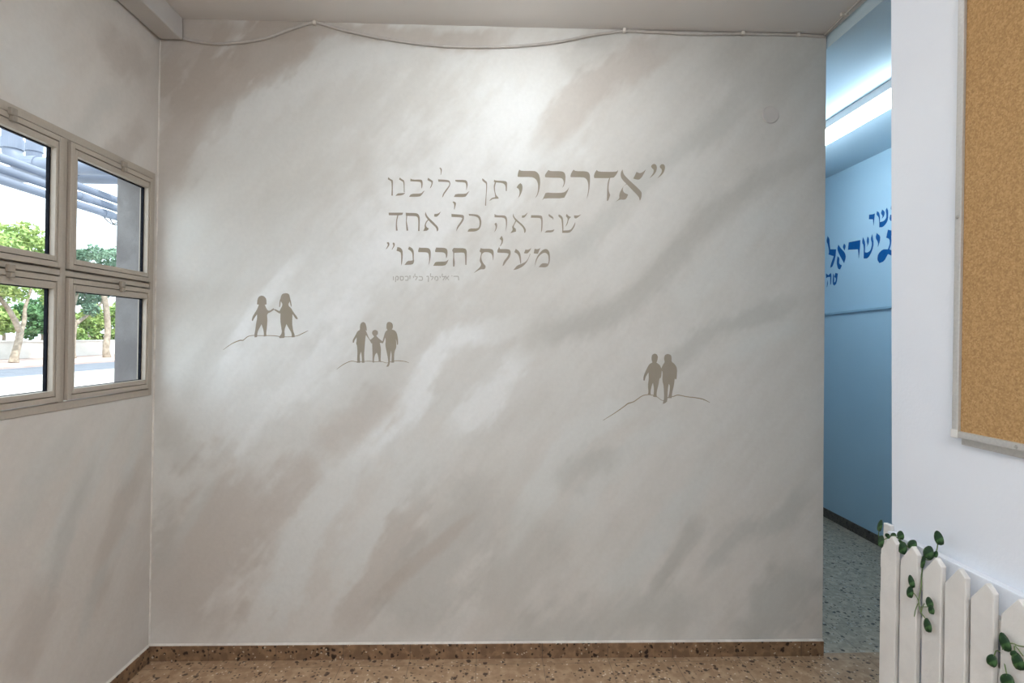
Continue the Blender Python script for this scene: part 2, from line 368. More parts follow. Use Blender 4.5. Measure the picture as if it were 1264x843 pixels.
# ------------------------------------------------------------------ room shell
# back wall with the mural
TR = back(1020, 43); BR = back(1015, 808)
def uv_back(x, y):
    p = back(x, y); return (float((p-B0)@BE), float(p[2]))
WB = float((BR-B0)@BE); WT = float((TR-B0)@BE)
def PB(u, v):                                         # edges lean a little, as in the room
    t = v/H; lo = LEAN*v; hi = WB + (WT-WB)*t
    return B0 + BE*(lo + (hi-lo)*u) + np.array([0,0,v])
def S(*a):
    *pts, hw, soft, val, al = a
    k = 1/276.0
    cool = [.05] if pts[0][0] > 760 and pts[0][1] > 90 else []
    return ([uv_back(*p) for p in pts], hw*k, soft, val, al, *cool)
mural = [
    S((560,240),(440,330),(330,440),(240,560), 90, .8, .72, .8),
    S((700,70),(610,170),(520,250),(430,330), 80, .8, .92, .85),
    S((200,60),(205,150),(195,260), 30, .5, .18, .8),
    S((215,170),(262,95),(345,48),(380,30), 42, .28, .06, .95),
    S((250,120),(225,60),(300,35), 40, .4, .08, .9),
    S((240,40),(400,36),(560,50),(640,44), 12, .5, .12, .8),
    S((235,205),(300,140),(400,82),(520,62), 22, .6, .82, .75),
    S((205,340),(245,240),(330,180),(470,130), 26, .7, .66, .7),
    S((200,300),(300,265),(420,215),(470,190), 22, .7, .48, .6),
    S((370,270),(270,340),(215,440), 26, .8, .50, .6),
    S((520,300),(450,320),(390,380),(300,430),(240,520), 26, .7, .86, .7),
    S((372,312),(335,350),(300,400),(262,470), 9, .8, .92, .7),
    S((440,330),(425,400),(370,470),(310,520),(270,590), 20, .7, .88, .7),
    S((285,395),(240,460),(225,500), 12, .7, .42, .6),
    S((850,44),(800,66),(752,92),(712,124),(680,160),(655,190), 20, .5, .16, .7),
    S((760,44),(720,60),(690,90), 22, .6, .32, .6),
    S((918,100),(892,150),(848,184),(790,226),(742,280),(700,312),(620,352), 15, .8, .36, .75),
    S((880,60),(940,90),(1000,110), 30, .9, .40, .6),
    S((1018,192),(952,214),(900,250),(852,298),(806,346),(762,384),(690,408),(612,432), 15, .7, .24, .7),
    S((764,382),(720,392),(640,410), 22, .9, .36, .5),
    S((1005,232),(930,284),(862,346),(830,390), 22, .8, .68, .6),
    S((1004,366),(944,388),(884,408),(842,438),(788,486), 13, .6, .32, .75),
    S((1000,402),(940,418),(890,450), 10, .8, .68, .6),
    S((660,395),(570,416),(532,440),(512,490),(470,536),(412,588), 17, .5, .95, .9),
    S((520,490),(470,545),(415,592),(390,625),(362,684),(342,740),(310,792), 26, .4, .74, .85),
    S((655,425),(600,492),(548,538), 17, .5, .92, .85),
    S((560,530),(505,590),(470,640),(440,700),(415,760), 24, .5, .70, .8),
    S((488,478),(440,520),(384,560), 24, .6, .28, .75),
    S((500,420),(470,470),(420,510), 20, .8, .40, .5),
    S((335,612),(285,640),(232,715),(215,790), 66, .4, .22, .85),
    S((390,565),(350,600),(330,650), 26, .5, .20, .75),
    S((345,460),(290,530),(248,610),(200,700), 9, .6, .62, .7),
    S((195,510),(222,560),(232,590), 17, .7, .30, .6),
    S((200,600),(205,640),(190,720), 14, .7, .34, .6),
    S((527,610),(486,676),(448,732),(415,792), 20, .4, .24, .8),
    S((640,600),(560,650),(520,740),(500,790), 46, .7, .34, .75),
    S((590,630),(520,690),(450,752), 7, .7, .20, .7),
    S((700,640),(640,700),(620,780), 40, .8, .30, .6),
    S((795,500),(745,520),(702,552),(668,606),(622,690), 17, .6, .72, .75),
    S((860,520),(800,540),(740,590),(690,660), 14, .7, .66, .6),
    S((770,556),(720,576),(688,610), 15, .6, .32, .7),
    S((880,560),(850,620),(800,680),(742,740), 15, .6, .62, .7),
    S((866,630),(836,688),(802,732), 11, .6, .22, .75),
    S((1012,588),(966,636),(906,664),(860,720), 13, .6, .28, .7),
    S((1004,690),(962,752),(900,790), 34, .6, .20, .75),
    S((880,740),(760,770),(600,790), 30, .8, .24, .6),
]
us = np.linspace(0, 1, 320); vs = np.linspace(0, H, 300)
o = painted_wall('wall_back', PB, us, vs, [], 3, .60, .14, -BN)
# strokes are in metres along the wall; recompute the paint with true metres
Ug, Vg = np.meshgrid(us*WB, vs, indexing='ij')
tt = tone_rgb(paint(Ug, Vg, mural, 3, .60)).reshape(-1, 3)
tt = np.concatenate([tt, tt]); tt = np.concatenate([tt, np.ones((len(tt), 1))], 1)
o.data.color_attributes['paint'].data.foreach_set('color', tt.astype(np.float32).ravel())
struct(o, 'back wall painted with soft diagonal beige brush strokes')

# left wall with the window opening (s along Y, t up the wall)
S0, S1, T0, T1 = -1.099, 2.433, 1.194, 2.175
def PL(s, t): return np.array([B0[0], 0, 0]) + np.array([0, s, 0]) + LUP*t
ss = sorted(set(np.round(np.concatenate([np.linspace(-3.0, -1.15, 14), np.linspace(-1.099, 2.433, 214), np.linspace(2.433, 2.60, 14)]), 4)))
ts = sorted(set(np.round(np.concatenate([np.linspace(0, 1.194, 90), np.linspace(1.194, 2.175, 68), np.linspace(2.175, H, 52)]), 4)))
def SL(*a):
    *pts, hw, soft, val, al = a
    return ([(float(left(*p)[1]), float(left(*p)[2])) for p in pts], hw, soft, val, al)
lstrokes = [
    SL((180,150),(150,190),(110,230), .05, .6, .22, .8), SL((185,80),(150,70),(120,30), .07, .7, .2, .8), SL((150,110),(110,150),(90,200), .04, .7, .40, .6),
    SL((60,40),(30,80),(0,100), .12, .8, .7, .6), SL((150,520),(90,620),(40,760), .05, .7, .62, .7), SL((100,520),(40,600),(5,680), .06, .8, .46, .6),
    SL((180,560),(140,660),(110,780), .05, .7, .24, .7), SL((170,640),(120,720),(90,830), .03, .6, .5, .6), SL((60,700),(30,800),(10,840), .06, .7, .26, .7),
    SL((120,560),(80,660),(60,760), .03, .7, .3, .6), SL((182,500),(165,560),(150,610), .03, .7, .6, .6),
]
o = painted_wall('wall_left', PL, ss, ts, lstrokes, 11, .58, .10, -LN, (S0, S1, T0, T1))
struct(o, 'window wall painted in the same brushed beige')

# right wall (white) with its free end
e0 = onX(1101, 660, 1.2); e1 = onX(1100, 0, 1.2); k = (e1[1]-e0[1])/(e1[2]-e0[2])
yb = e0[1]-k*e0[2]; yt = yb + k*H
bm = hexa(nb(), [(1.2,-3,0),(1.34,-3,0),(1.34,yb,0),(1.2,yb,0),(1.2,-3,H),(1.34,-3,H),(1.34,yt,H),(1.2,yt,H)])
struct(link('wall_right', bm, M['white']), 'plain white wall with the cork board')
XB = 2.78
struct(link('wall_corridor', box(nb(), XB, XB+.14, -3, 8, 0, HC), M['blue']), 'light blue wall of the corridor beyond the opening')
cl = float(BR[0])
struct(link('wall_corridor_side', box(nb(), cl-.14, cl-.005, 2.57, 8, 0, HC), M['white']))
struct(link('wall_corridor_end', box(nb(), cl-.2, XB+.2, 8, 8.14, 0, HC), M['blue']))
struct(link('wall_rear', box(nb(), -1.66, XB+.2, -3.14, -3, 0, H), M['white']))
# floors: the colour turns greyer beyond the threshold
struct(link('floor', box(box(nb(), -1.70, 1.552, -3.1, 2.62, -.1, 0), 1.552, XB+.15, -3.1, 2.428, -.1, 0), M['floor']), 'brown terrazzo tile floor')
struct(link('floor_corridor', box(nb(), 1.552, XB+.15, 2.428, 8.1, -.1, 0), M['floorhall']), 'grey terrazzo corridor floor')
XS = 1.54
struct(link('ceiling', box(nb(), -1.75, XS, -3.1, 2.62, H, H+.15), M['ceil']))
struct(link('ceiling_corridor', box(nb(), XS, XB+.2, -3.1, 8.1, HC, H+.15), M['hallceil']))
struct(link('ceiling_roof', box(nb(), -1.75, XB+.3, -3.3, 8.3, H+.15, H+.3), M['plaster']))
# boxed beam along the top of the window wall
bx = float(PL(0, H)[0])
bm = box(nb(), bx+.006, bx+.105, -3, 2.444, H-.098, H)
struct(link('beam', bm, M['trunk'], bevel=.006), 'white boxed beam along the ceiling edge above the window')
# skirting
SKH = .068
def skirt_back():
    bm = nb(); a = PB(0, 0)+BE*.0; b = PB(1, 0)
    n = BN*.012; z = np.array([0,0,SKH]); g = BN*.0004
    return hexa(bm, [a+g, b+g, b+n, a+n, a+g+z, b+g+z, b+n+z, a+n+z])
struct(link('baseboard_back', skirt_back(), M['skirt'], bevel=.002))
bm = nb(); a = PB(0, 0)+np.array([0,0,SKH]); b = PB(1, 0)+np.array([0,0,SKH]); n = BN*.009; g = BN*.0004; z = np.array([0,0,.006])
struct(link('trim_back', hexa(bm, [a+g, b+g, b+n, a+n, a+g+z, b+g+z, b+BN*.002+z, a+BN*.002+z]), M['caulk']))
bm = nb(); a = PB(0, 0)+BN*.0004; b = PB(0, H)+BN*.0004
hexa(bm, [a+BE*.0005, a+BE*.006, a+BE*.004+BN*.003, a+BE*.0005+BN*.004, b+BE*.0005, b+BE*.006, b+BE*.004+BN*.003, b+BE*.0005+BN*.004])
for v in bm.verts:
    if v.co.z < .1: v.co.z = SKH+.007
    else: v.co.z = H-.1
struct(link('trim_corner', bm, M['caulk']))
xl = float(B0[0])
bm = hexa(nb(), [(xl+.001,-3,0),(xl+.013,-3,0),(xl+.013,2.438,0),(xl+.001,2.438,0),(xl+.002,-3,SKH),(xl+.013,-3,SKH),(xl+.013,2.438,SKH),(xl+.002,2.438,SKH)])
struct(link('baseboard_left', bm, M['skirtside'], bevel=.002))
bm = hexa(nb(), [(xl+.0015,-3,SKH),(xl+.011,-3,SKH),(xl+.011,2.438,SKH),(xl+.0015,2.438,SKH),(xl+.0018,-3,SKH+.006),(xl+.004,-3,SKH+.006),(xl+.004,2.438,SKH+.006),(xl+.0018,2.438,SKH+.006)])
struct(link('trim_left', bm, M['caulk']))
struct(link('baseboard_corridor', box(nb(), XB-.012, XB-.0005, -3, 8, 0, .072), M['skirtblue'], bevel=.002))

# ------------------------------------------------------------------ window (one unit, sashes side by side)
NOFF = -.018                                            # the unit sits almost flush in the wall
def LP(s, t, n): return PL(s, t) + LN*(n+NOFF)
def lbox(bm, s0, s1, t0, t1, n0, n1):
    return hexa(bm, [LP(s0,t0,n0),LP(s1,t0,n0),LP(s1,t0,n1),LP(s0,t0,n1),LP(s0,t1,n0),LP(s1,t1,n0),LP(s1,t1,n1),LP(s0,t1,n1)])
def lframe(bm, s0, s1, t0, t1, w, n0, n1, wt=None, wb=None, wl=None, wr=None):
    wt = wt or w; wb = wb or w; wl = wl or w; wr = wr or w
    lbox(bm, s0, s0+wl, t0, t1, n0, n1); lbox(bm, s1-wr, s1, t0, t1, n0, n1)
    lbox(bm, s0+wl, s1-wr, t1-wt, t1, n0, n1); lbox(bm, s0+wl, s1-wr, t0, t0+wb, n0, n1)
    return bm
win = empty('window_1', LP(1.4, 1.19, 0)); struct(win, 'beige aluminium window of square sashes in two rows')
WS0, WS1, WT0, WT1, TM = -1.10, 2.434, 1.193, 2.176, 1.676
mulls = [-1.10, -.61, -.10, .40, 0.90, 1.42, 1.934]      # outer edge, then mullions
bm = nb(); lframe(bm, WS0+.002, WS1-.002, WT0+.002, WT1-.002, .028, 0, .022, wr=.020)
for ms in mulls[1:]: lbox(bm, ms-.012, ms+.012, WT0+.03, WT1-.03, 0, .020); lbox(bm, ms-.028, ms+.028, T0+.031, T1-.031, -.014, -.0005)
cols = [(-1.07,-.622), (-.598,-.112), (-.088,.388), (0.412, 0.888), (0.912, 1.408), (1.432, 1.922), (1.946, 2.410)]  # rearmost columns are out of view, added to let in more daylight
for c0, c1 in cols: lbox(bm, c0, c1, TM-.010, TM+.010, 0, .019); lbox(bm, c0+.016, c1-.016, TM-.031, TM+.031, -.014, -.0005)
link('frame', bm, M['alu'], win, bevel=.0015)
first = None
for ci, (c0, c1) in enumerate(cols):
    for ri, (r0, r1) in enumerate(((WT0+.033, TM-.014), (TM+.014, WT1-.033))):
        # sash: outer face with an inner step
        bm = nb()
        lframe(bm, c0+.004, c1-.004, r0+.001, r1-.002, .018, .002, .030)
        wr = .010 if ci < 6 else .006; lframe(bm, c0+.0245, c1-.0245, r0+.0215, r1-.0225, .0185, -.004, .028, wl=.0125, wr=wr, wt=.023); lframe(bm, c0+.012, c1-.012, r0+.01, r1-.01, .018, -.010, .006)
        sash = link('sash', bm, M['alu'], win, bevel=.0015)
        g0, g1, h0, h1 = c0+.0355, c1-.0245-wr+.0015, r0+.0385, r1-.0440
        bm = nb(); lframe(bm, g0, g1, h0, h1, .004, -.001, .0095, wt=.005, wr=.0075, wl=.003, wb=.003)
        link('gasket', bm, M['gasket'], sash)
        gp = link('pane', lbox(nb(), g0+.003, g1-.0070, h0+.003, h1-.0045, .002, .006), M['glass'], sash)
        # catch on the top rail
        sc = (c0+c1)/2 + .035
        bm = nb(); lbox(bm, sc-.012, sc+.012, r1-.010, r1+.014, .0285, .042); lbox(bm, sc-.008, sc+.008, r1-.028, r1-.010, .0285, .045)
        link('catch', bm, M['aludark'], sash, bevel=.003)
# rough concrete reveal outside
bm = nb()
NOFF = 0.0; RV = 2.384
lbox(bm, RV, S1+.10, T0-.12, T1+.12, -.125, -.1005)
lbox(bm, RV, S1-.001, T0+.001, T1-.001, -.1005, -.0185)
lbox(bm, S0-.10, RV, T1-.003, T1+.12, -.125, -.1005); lbox(bm, S0-.10, RV, T0-.12, T0+.004, -.125, -.1005)
struct(link('window_reveal', bm, M['concrete']), 'rough grey concrete reveal outside the window')

# ------------------------------------------------------------------ lettering on the mural
def shapes_to(bm, shapes, ox, oy, sc, surf, n, t=.0008, smooth=1):
    for i, sh in enumerate(shapes):
        if len(sh[0]) == 3: pts = ribbon(sh)
        else: pts = chaikin(sh, smooth)
        slab(bm, [surf(ox+x/sc, oy+y/sc) for x, y in pts], n, t*(1+.06*(i % 3)))
def sh(d, sx, sy=0): return [(x+sx, y+sy) for x, y in d]
Q1 = [(925,190),(950,160),(985,155),(1012,180),(1018,225),(1000,285),(960,335),(900,380),(935,335),(965,285),(968,240),(935,215)]
Q2 = [(1060,190),(1085,160),(1115,158),(1140,180),(1143,225),(1125,285),(1085,335),(1020,382),(1060,335),(1092,285),(1095,240),(1065,215)]
LA = [Q1, Q2,
 [(650,382),(672,340),(700,280),(745,300),(790,290),(845,240),(820,300),(780,365),(740,402),(690,395)],
 [(482,240),(455,290),(455,350),(480,400),(560,480),(640,565),(710,635),(740,675),(752,730),(775,680),(782,610),(765,575),(700,510),(600,420),(530,350),(500,310),(490,280)],
 [(548,462),(500,500),(455,570),(432,630),(435,690),(375,745),(440,708),(515,712),(545,690),(570,630),(510,605),(488,570),(488,530),(505,495),(552,470)],
 [(82,250),(50,295),(38,345),(45,375),(340,375),(380,330),(408,285),(415,245),(395,275),(300,280),(110,275)],
 [(292,370),(270,385),(252,450),(245,530),(240,730),(262,725),(285,660),(293,640),(272,590),(265,530),(272,450)]]
LB = [[(955,245),(930,280),(908,330),(910,360),(1100,362),(1140,375),(1170,410),(1185,470),(1185,560),(1160,700),(1180,650),(1200,560),(1210,450),(1212,340),(1195,290),(1150,270),(985,268)],
 [(565,250),(535,290),(510,330),(515,362),(620,370),(730,370),(775,378),(800,410),(805,460),(782,525),(805,500),(825,440),(832,350),(820,300),(790,275),(740,268),(600,268)],
 [(525,598),(500,650),(470,720),(500,688),(805,690),(835,640),(865,580),(888,515),(850,570),(800,603),(650,608)],
 [(110,245),(95,290),(85,345),(95,358),(300,358),(350,375),(385,410),(405,470),(405,550),(390,630),(355,690),(395,650),(425,560),(438,460),(435,380),(415,310),(370,270),(320,265),(150,265)],
 [(130,455),(95,480),(72,520),(105,545),(118,580),(115,630),(92,690),(125,650),(155,580),(163,520),(155,475)]]
LC = [[(755,275),(750,310),(800,318),(880,325),(915,345),(932,380),(935,450),(950,450),(955,380),(955,310),(925,295),(780,290)],
 [(765,312),(748,370),(750,430),(765,490),(770,545),(715,558),(675,605),(700,595),(735,572),(825,568),(820,550),(785,515),(768,450),(765,380),(785,316)],
 [(570,255),(568,285),(600,315),(625,330),(632,380),(625,520),(612,675),(628,680),(635,520),(645,400),(645,310),(615,290),(590,265)],
 [(148,278),(158,308),(290,315),(315,330),(322,370),(322,440),(335,400),(345,345),(335,300),(305,278)],
 [(155,495),(130,542),(300,545),(330,515),(370,450),(350,465),(315,495)]]
LD = [[(915,90,12),(935,110,22),(938,150,14),(932,200,6)],
 [(890,270),(895,305),(1040,310),(1065,320),(1065,360),(1010,430),(965,495),(955,550),(970,535),(985,500),(1030,440),(1075,370),(1082,320),(1060,285),(1000,275)],
 [(735,245),(725,280),(760,300),(785,310),(788,345),(762,410),(785,390),(805,340),(810,295),(785,278)],
 [(462,258),(460,298),(600,305),(625,320),(632,415),(645,390),(652,330),(645,285),(620,272),(500,275)],
 [(470,495),(440,540),(600,538),(635,515),(680,445),(660,455),(625,490)],
 [(295,240),(285,270),(320,292),(350,310),(358,370),(360,470),(370,470),(370,340),(362,285),(330,268)],
 [(262,488),(230,525),(340,515),(380,480),(300,485)],
 [(118,235),(110,268),(140,285),(165,300),(172,400),(165,520),(188,522),(186,400),(190,310),(185,280),(150,265)]]
LE = [[(95,190),(97,220),(255,222),(270,190)], [(205,220,12),(192,280,12),(188,340,14),(193,405,20)],
 [(300,190),(302,228),(420,230),(445,245),(452,300),(448,410),(465,410),(468,300),(468,240),(450,205),(420,195),(320,193)], [(312,226,10),(307,290,9),(312,340,16),(320,405,20)],
 [(540,180),(530,215),(550,255),(610,320),(665,370),(675,415),(692,400),(690,365),(640,310),(570,245),(548,210)],
 [(645,205),(640,235),(670,240),(700,215),(722,175),(695,198),(670,205)],
 [(568,270),(540,300),(525,345),(530,370),(510,410),(560,405),(578,380),(548,362),(540,335),(555,300),(574,278)],
 [(865,60,10),(888,75,26),(890,105,16),(882,150,6)],
 [(848,205),(850,240),(960,245),(980,255),(965,290),(915,360),(905,415),(930,370),(985,300),(1000,260),(998,225),(975,215)],
 [(1055,205),(1060,225),(1130,232),(1170,250),(1185,290),(1185,350),(1165,380),(1060,380),(1042,418),(1140,415),(1185,390),(1205,340),(1207,290),(1195,240),(1165,215),(1120,208)]]
LF = [[(150,205),(150,245),(255,248),(280,265),(288,320),(285,420),(300,340),(302,270),(290,235),(265,222),(175,222)], [(165,310),(150,325),(165,355),(160,390),(145,425),(170,395),(182,350),(178,320)],
 [(375,200),(368,235),(400,285),(460,335),(500,380),(508,435),(525,420),(525,385),(490,335),(430,285),(385,240)], [(480,225),(478,250),(505,250),(530,225),(548,185),(525,208),(505,222)],
 [(402,282),(380,330),(360,360),(370,395),(340,435),(375,425),(408,415),(405,380),(385,370),(380,350),(412,290)],
 [(590,220),(585,250),(690,252),(708,265),(712,320),(708,430),(722,400),(728,310),(725,240),(705,222)],
 [(800,205),(798,230),(825,250),(848,260),(850,280),(858,260),(852,240),(825,222)], [(775,402),(752,428),(850,425),(870,390),(830,402)],
 [(920,210),(915,235),(950,260),(958,310),(965,420),(978,412),(972,255),(950,225)], [(1015,205),(1005,230),(1030,260),(1020,310),(1000,360),(1025,330),(1040,270),(1070,240),(1045,235)],
 [(1105,222),(1105,250),(1125,262),(1160,240),(1190,210),(1150,225)], [(962,405),(962,432),(1050,432),(1085,400),(1118,340),(1120,300),(1090,360),(1060,400)]]
LG = [[(75,95,12),(90,100,22),(92,125,16),(65,170,5)], [(148,95,12),(155,105,22),(158,130,14),(135,175,5)],
 [(200,145),(190,190),(225,200),(245,220),(245,370),(258,330),(264,250),(262,185),(240,155)],
 [(340,140),(328,170),(365,195),(380,225),(384,300),(396,300),(398,200),(380,160)], [(320,312),(285,360),(385,355),(400,320),(398,295),(370,310)],
 [(462,150),(448,190),(452,205),(555,208),(575,225),(582,290),(575,365),(590,320),(600,250),(600,190),(580,160),(540,155),(480,155)],
 [(665,152),(652,190),(655,205),(750,208),(778,225),(785,280),(798,260),(802,190),(790,165),(760,155)], [(655,325),(630,370),(770,370),(795,340),(815,295),(780,320),(700,322)],
 [(875,155),(855,185),(870,210),(870,260),(865,320),(868,380),(885,378),(890,330),(880,270),(882,215),(990,210),(1010,225),(1015,360),(1028,360),(1032,260),(1032,185),(1010,160),(900,158)]]
LH = [[(180,205),(165,245),(185,262),(175,310),(165,360),(185,400),(175,430),(95,505),(120,492),(175,460),(225,462),(242,425),(210,390),(190,350),(185,310),(195,275),(220,255),(270,255),(305,270),(320,300),(325,360),(332,330),(335,250),(320,222),(290,215),(200,215)],
 [(430,58),(405,95),(430,115),(425,150),(408,185),(420,180),(442,145),(450,100)],
 [(400,190),(378,235),(380,260),(490,265),(515,275),(500,310),(455,365),(440,420),(455,415),(480,375),(525,320),(540,270),(535,235),(510,218),(410,218)],
 [(600,215),(582,255),(620,275),(640,310),(655,395),(665,390),(660,300),(645,250)], [(715,225),(698,268),(740,272),(770,240),(785,205),(750,228)],
 [(770,270),(755,320),(720,370),(670,395),(615,415),(570,470),(620,460),(680,430),(725,385),(750,340),(775,280)],
 [(825,215),(815,270),(865,275),(895,205),(860,222)],
 [(890,260),(925,225),(970,215),(1000,245),(1010,300),(1008,370),(985,425),(950,438),(875,435),(910,390),(960,388),(985,395),(995,360),(990,290),(960,262),(925,265),(880,300),(850,350),(825,435),(838,350),(860,300)]]
w = 15
LS = [[(1060,148,w),(1130,148,w),(1142,160,w),(1146,212,w)], [(1030,135,w),(1040,145,w)],
 [(925,140,w),(985,210,w)], [(985,140,w),(960,172,w)], [(930,208,w),(948,168,w)],
 [(878,105,w),(878,152,w),(920,155,w),(888,212,w)], [(832,146,w),(845,152,w),(842,175,w)],
 [(755,205,w),(762,155,w),(800,160,w),(802,208,w),(770,212,w)],
 [(686,98,w),(686,150,w),(728,156,w),(698,210,w)], [(618,150,w),(650,152,w),(648,238,w)],
 [(488,208,w),(545,210,w),(545,158,w),(492,150,w)], [(428,102,w),(430,150,w),(468,156,w),(438,210,w)],
 [(398,146,w),(408,152,w),(405,175,w)], [(332,142,w),(360,142,w)], [(347,142,w),(346,192,w)],
 [(262,150,w),(312,152,w),(312,208,w),(268,210,w)], [(185,150,w),(235,155,w),(235,200,w),(210,212,w),(190,200,w),(186,150,w)],
 [(112,150,w),(150,152,w),(150,200,w),(128,205,w)], [(112,160,w),(110,242,w)], [(75,148,w),(76,212,w)]]
quote = empty('wall_lettering', back(600, 340), 'taupe Hebrew lettering in three lines and a faint credit on the beige mural wall', 'lettering')
def pick(L, *idx): return [[L[k] for k in (i if isinstance(i, tuple) else (i,))] for i in idx]
mark = {id(LA[0]), id(LA[1]), id(LG[0]), id(LG[1])}
def text_lines(e, lines, surf, n, t):
    for nm, groups, mk in lines:
        L = empty(nm, e.location); L.parent = e; L.location = (0, 0, 0)
        for letters, ox, oy, sc in groups:
            for let in letters:
                bm = nb(); shapes_to(bm, let, ox, oy, sc, surf, n, t)
                link('quotation_mark' if id(let[0]) in mark else 'letter', bm, M[mk], L)
text_lines(quote, (
  ('text_line', [(pick(LA, 0, 1, (2,3,4), (5,6)),730,190,12.58), (pick(LB, 0, (1,2), (3,4)),632,190,12.58), (pick(LC, (0,1), 2, (3,4)),550,200,12.58), (pick(LD, (0,1), 2, (3,4), (5,6), 7),470,200,12.58)], 'ink'),
  ('text_line', [(pick(LE, (0,1), (2,3), (4,5,6), (7,8), 9),470,243,9.723), (pick(LF, (0,1), (2,3,4), 5, (6,7), (8,9,10,11)),595,243,9.723)], 'ink'),
  ('text_line', [(pick(LG, 0, 1, 2, (3,4), 5, (6,7), 8),470,290,9.723), (pick(LH, 0, (1,2), (3,4,5), (6,7)),575,285,9.723)], 'ink'),
  ('credit_line', [(pick(LS, 0, 1, (2,3,4), 5, 6, 7, 8, 9, 10, 11, 12, (13,14), 15, 16, (17,18), 19),480,330,13.3)], 'inkfaint')), back, BN, .0008)

# silhouettes
F1 = [[(545,138),(515,148),(496,178),(490,240),(512,245),(490,300),(465,340),(440,380),(428,425),(440,435),(455,405),(490,355),(492,400),(480,460),(470,540),(460,590),(462,622),(490,618),(495,560),(520,510),(542,470),(560,520),(570,570),(568,612),(600,608),(595,570),(605,500),(610,420),(605,350),(650,328),(690,300),(680,285),(640,315),(610,310),(590,270),(580,245),(600,240),(598,180),(575,148)],
 [(820,112),(785,118),(765,150),(762,200),(785,235),(780,262),(764,290),(750,320),(700,295),(682,300),(745,345),(762,345),(760,430),(770,500),(780,570),(745,622),(750,632),(805,628),(812,600),(805,540),(830,468),(860,520),(890,570),(892,622),(925,620),(925,590),(908,550),(895,460),(900,350),(940,412),(962,410),(950,380),(910,330),(885,285),(858,262),(852,238),(870,205),(872,170),(862,125),(840,112)]]
G1 = [(100,765,4),(200,695,8),(290,658,12),(330,655,10),(380,615,8),(440,600,8),(520,602,8),(640,602,8),(700,605,8),(780,615,7),(880,615,7),(960,602,8),(1020,575,9),(1080,545,4)]
F2 = [[(405,128),(375,145),(362,180),(362,235),(330,250),(300,310),(268,365),(268,400),(282,400),(290,370),(318,330),(318,380),(310,410),(325,440),(330,530),(325,610),(328,645),(316,660),(365,660),(362,630),(358,570),(375,515),(385,570),(388,630),(385,660),(420,660),(415,560),(425,430),(432,340),(440,300),(490,370),(510,410),(520,408),(515,385),(480,345),(450,270),(435,235),(452,245),(445,190),(432,145)],
 [(560,230),(525,245),(518,280),(535,305),(545,322),(515,350),(490,365),(510,410),(520,400),(522,470),(525,545),(525,655),(545,660),(545,600),(560,550),(580,530),(595,560),(605,610),(605,645),(645,655),(630,640),(632,560),(635,480),(620,400),(660,408),(662,385),(630,365),(580,320),(575,305),(595,290),(595,250)],
 [(742,125),(710,145),(705,210),(720,235),(690,260),(672,320),(655,380),(660,405),(668,395),(690,330),(698,370),(690,430),(705,500),(725,600),(730,660),(705,712),(735,710),(750,670),(755,560),(765,500),(775,560),(770,660),(805,658),(805,560),(815,500),(832,470),(835,400),(825,345),(838,380),(845,430),(858,420),(855,340),(840,270),(815,240),(775,228),(790,200),(785,150)]]
G2 = [(60,745,4),(120,700,8),(180,665,9),(250,640,10),(330,648,7),(470,640,8),(560,648,7),(640,645,7),(710,662,7),(790,640,7),(870,635,9),(950,645,8),(1000,662,4)]
F3 = [[(615,95),(588,110),(582,150),(592,190),(560,205),(535,250),(500,330),(498,375),(512,378),(520,340),(552,290),(555,350),(545,430),(552,500),(540,528),(575,528),(572,490),(585,430),(598,400),(608,450),(608,500),(600,545),(638,550),(635,500),(655,420),(665,355),(682,345),(690,270),(685,250),(670,215),(635,190),(645,160),(650,130),(640,105)],
 [(752,98),(722,110),(712,150),(722,185),(700,215),(680,265),(700,285),(695,380),(710,430),(715,560),(700,618),(725,612),(748,590),(750,480),(762,410),(775,430),(770,500),(755,560),(792,560),(798,500),(815,430),(825,350),(830,365),(845,360),(850,250),(825,205),(790,180),(792,140),(785,110)]]
G3 = [(80,790,4),(200,715,8),(300,645,10),(340,615,12),(400,595,10),(490,535,9),(560,525,7),(630,540,6),(700,585,6),(760,550,6),(810,542,8),(860,528,9),(950,545,9),(1040,555,10),(1120,572,10),(1190,605,4)]
for figs, gl, ox, oy, sc, lab in ((F1, G1, 265, 350, 9.37, 'painted silhouette of two children holding hands at arm\'s length on a contour line'),
                                 (F2, G2, 410, 385, 10.53, 'painted silhouette of three children, the smallest between two taller ones'),
                                 (F3, G3, 735, 425, 8.427, 'painted silhouette of two children walking close together on a hill line')):
    px = ox+gl[len(gl)//2][0]/sc; py = oy+gl[len(gl)//2][1]/sc
    e = empty('silhouette_painting', back(px, py), lab, 'wall painting', 'silhouettes painted on the mural wall')
    bm = nb(); shapes_to(bm, [gl], ox, oy, sc, back, BN, .0005); part(link('ground_line', bm, M['sandline'], e), 'thin brown ground line')
    for k, fg in enumerate(figs):
        bm = nb(); shapes_to(bm, [fg], ox, oy, sc, back, BN, .0009+.0002*k); fo = link('figure', bm, M['inkfig'], e)
        if fg is F1[1]:
            for pt in ([(772,165,14),(758,205,13),(754,245,12),(750,272,7)], [(862,165,14),(875,205,13),(882,240,12),(886,266,7)]):
                bm = nb(); shapes_to(bm, [pt], ox, oy, sc, back, BN, .0008); link('pigtail', bm, M['inkfig'], fo)

# round cover plate painted over with the wall
c = Vector(back(951, 142)); q = Vector(BN).to_track_quat('Z', 'Y').to_matrix().to_4x4()
bm = nb(); bmesh.ops.create_cone(bm, cap_ends=True, segments=40, radius1=.040, radius2=.037, depth=.005, matrix=Matrix.Translation(c+Vector(BN)*.003) @ q)
tag(link('cover_plate', bm, M['plaster2'] if 'plaster2' in M else mat('painted over plastic', rgb(206,202,198), .7, .2, noise=(12, rgb(201,197,193))), bevel=.001, loc=c), 'round blank cover plate painted over, high on the right of the mural wall', 'cover plate')

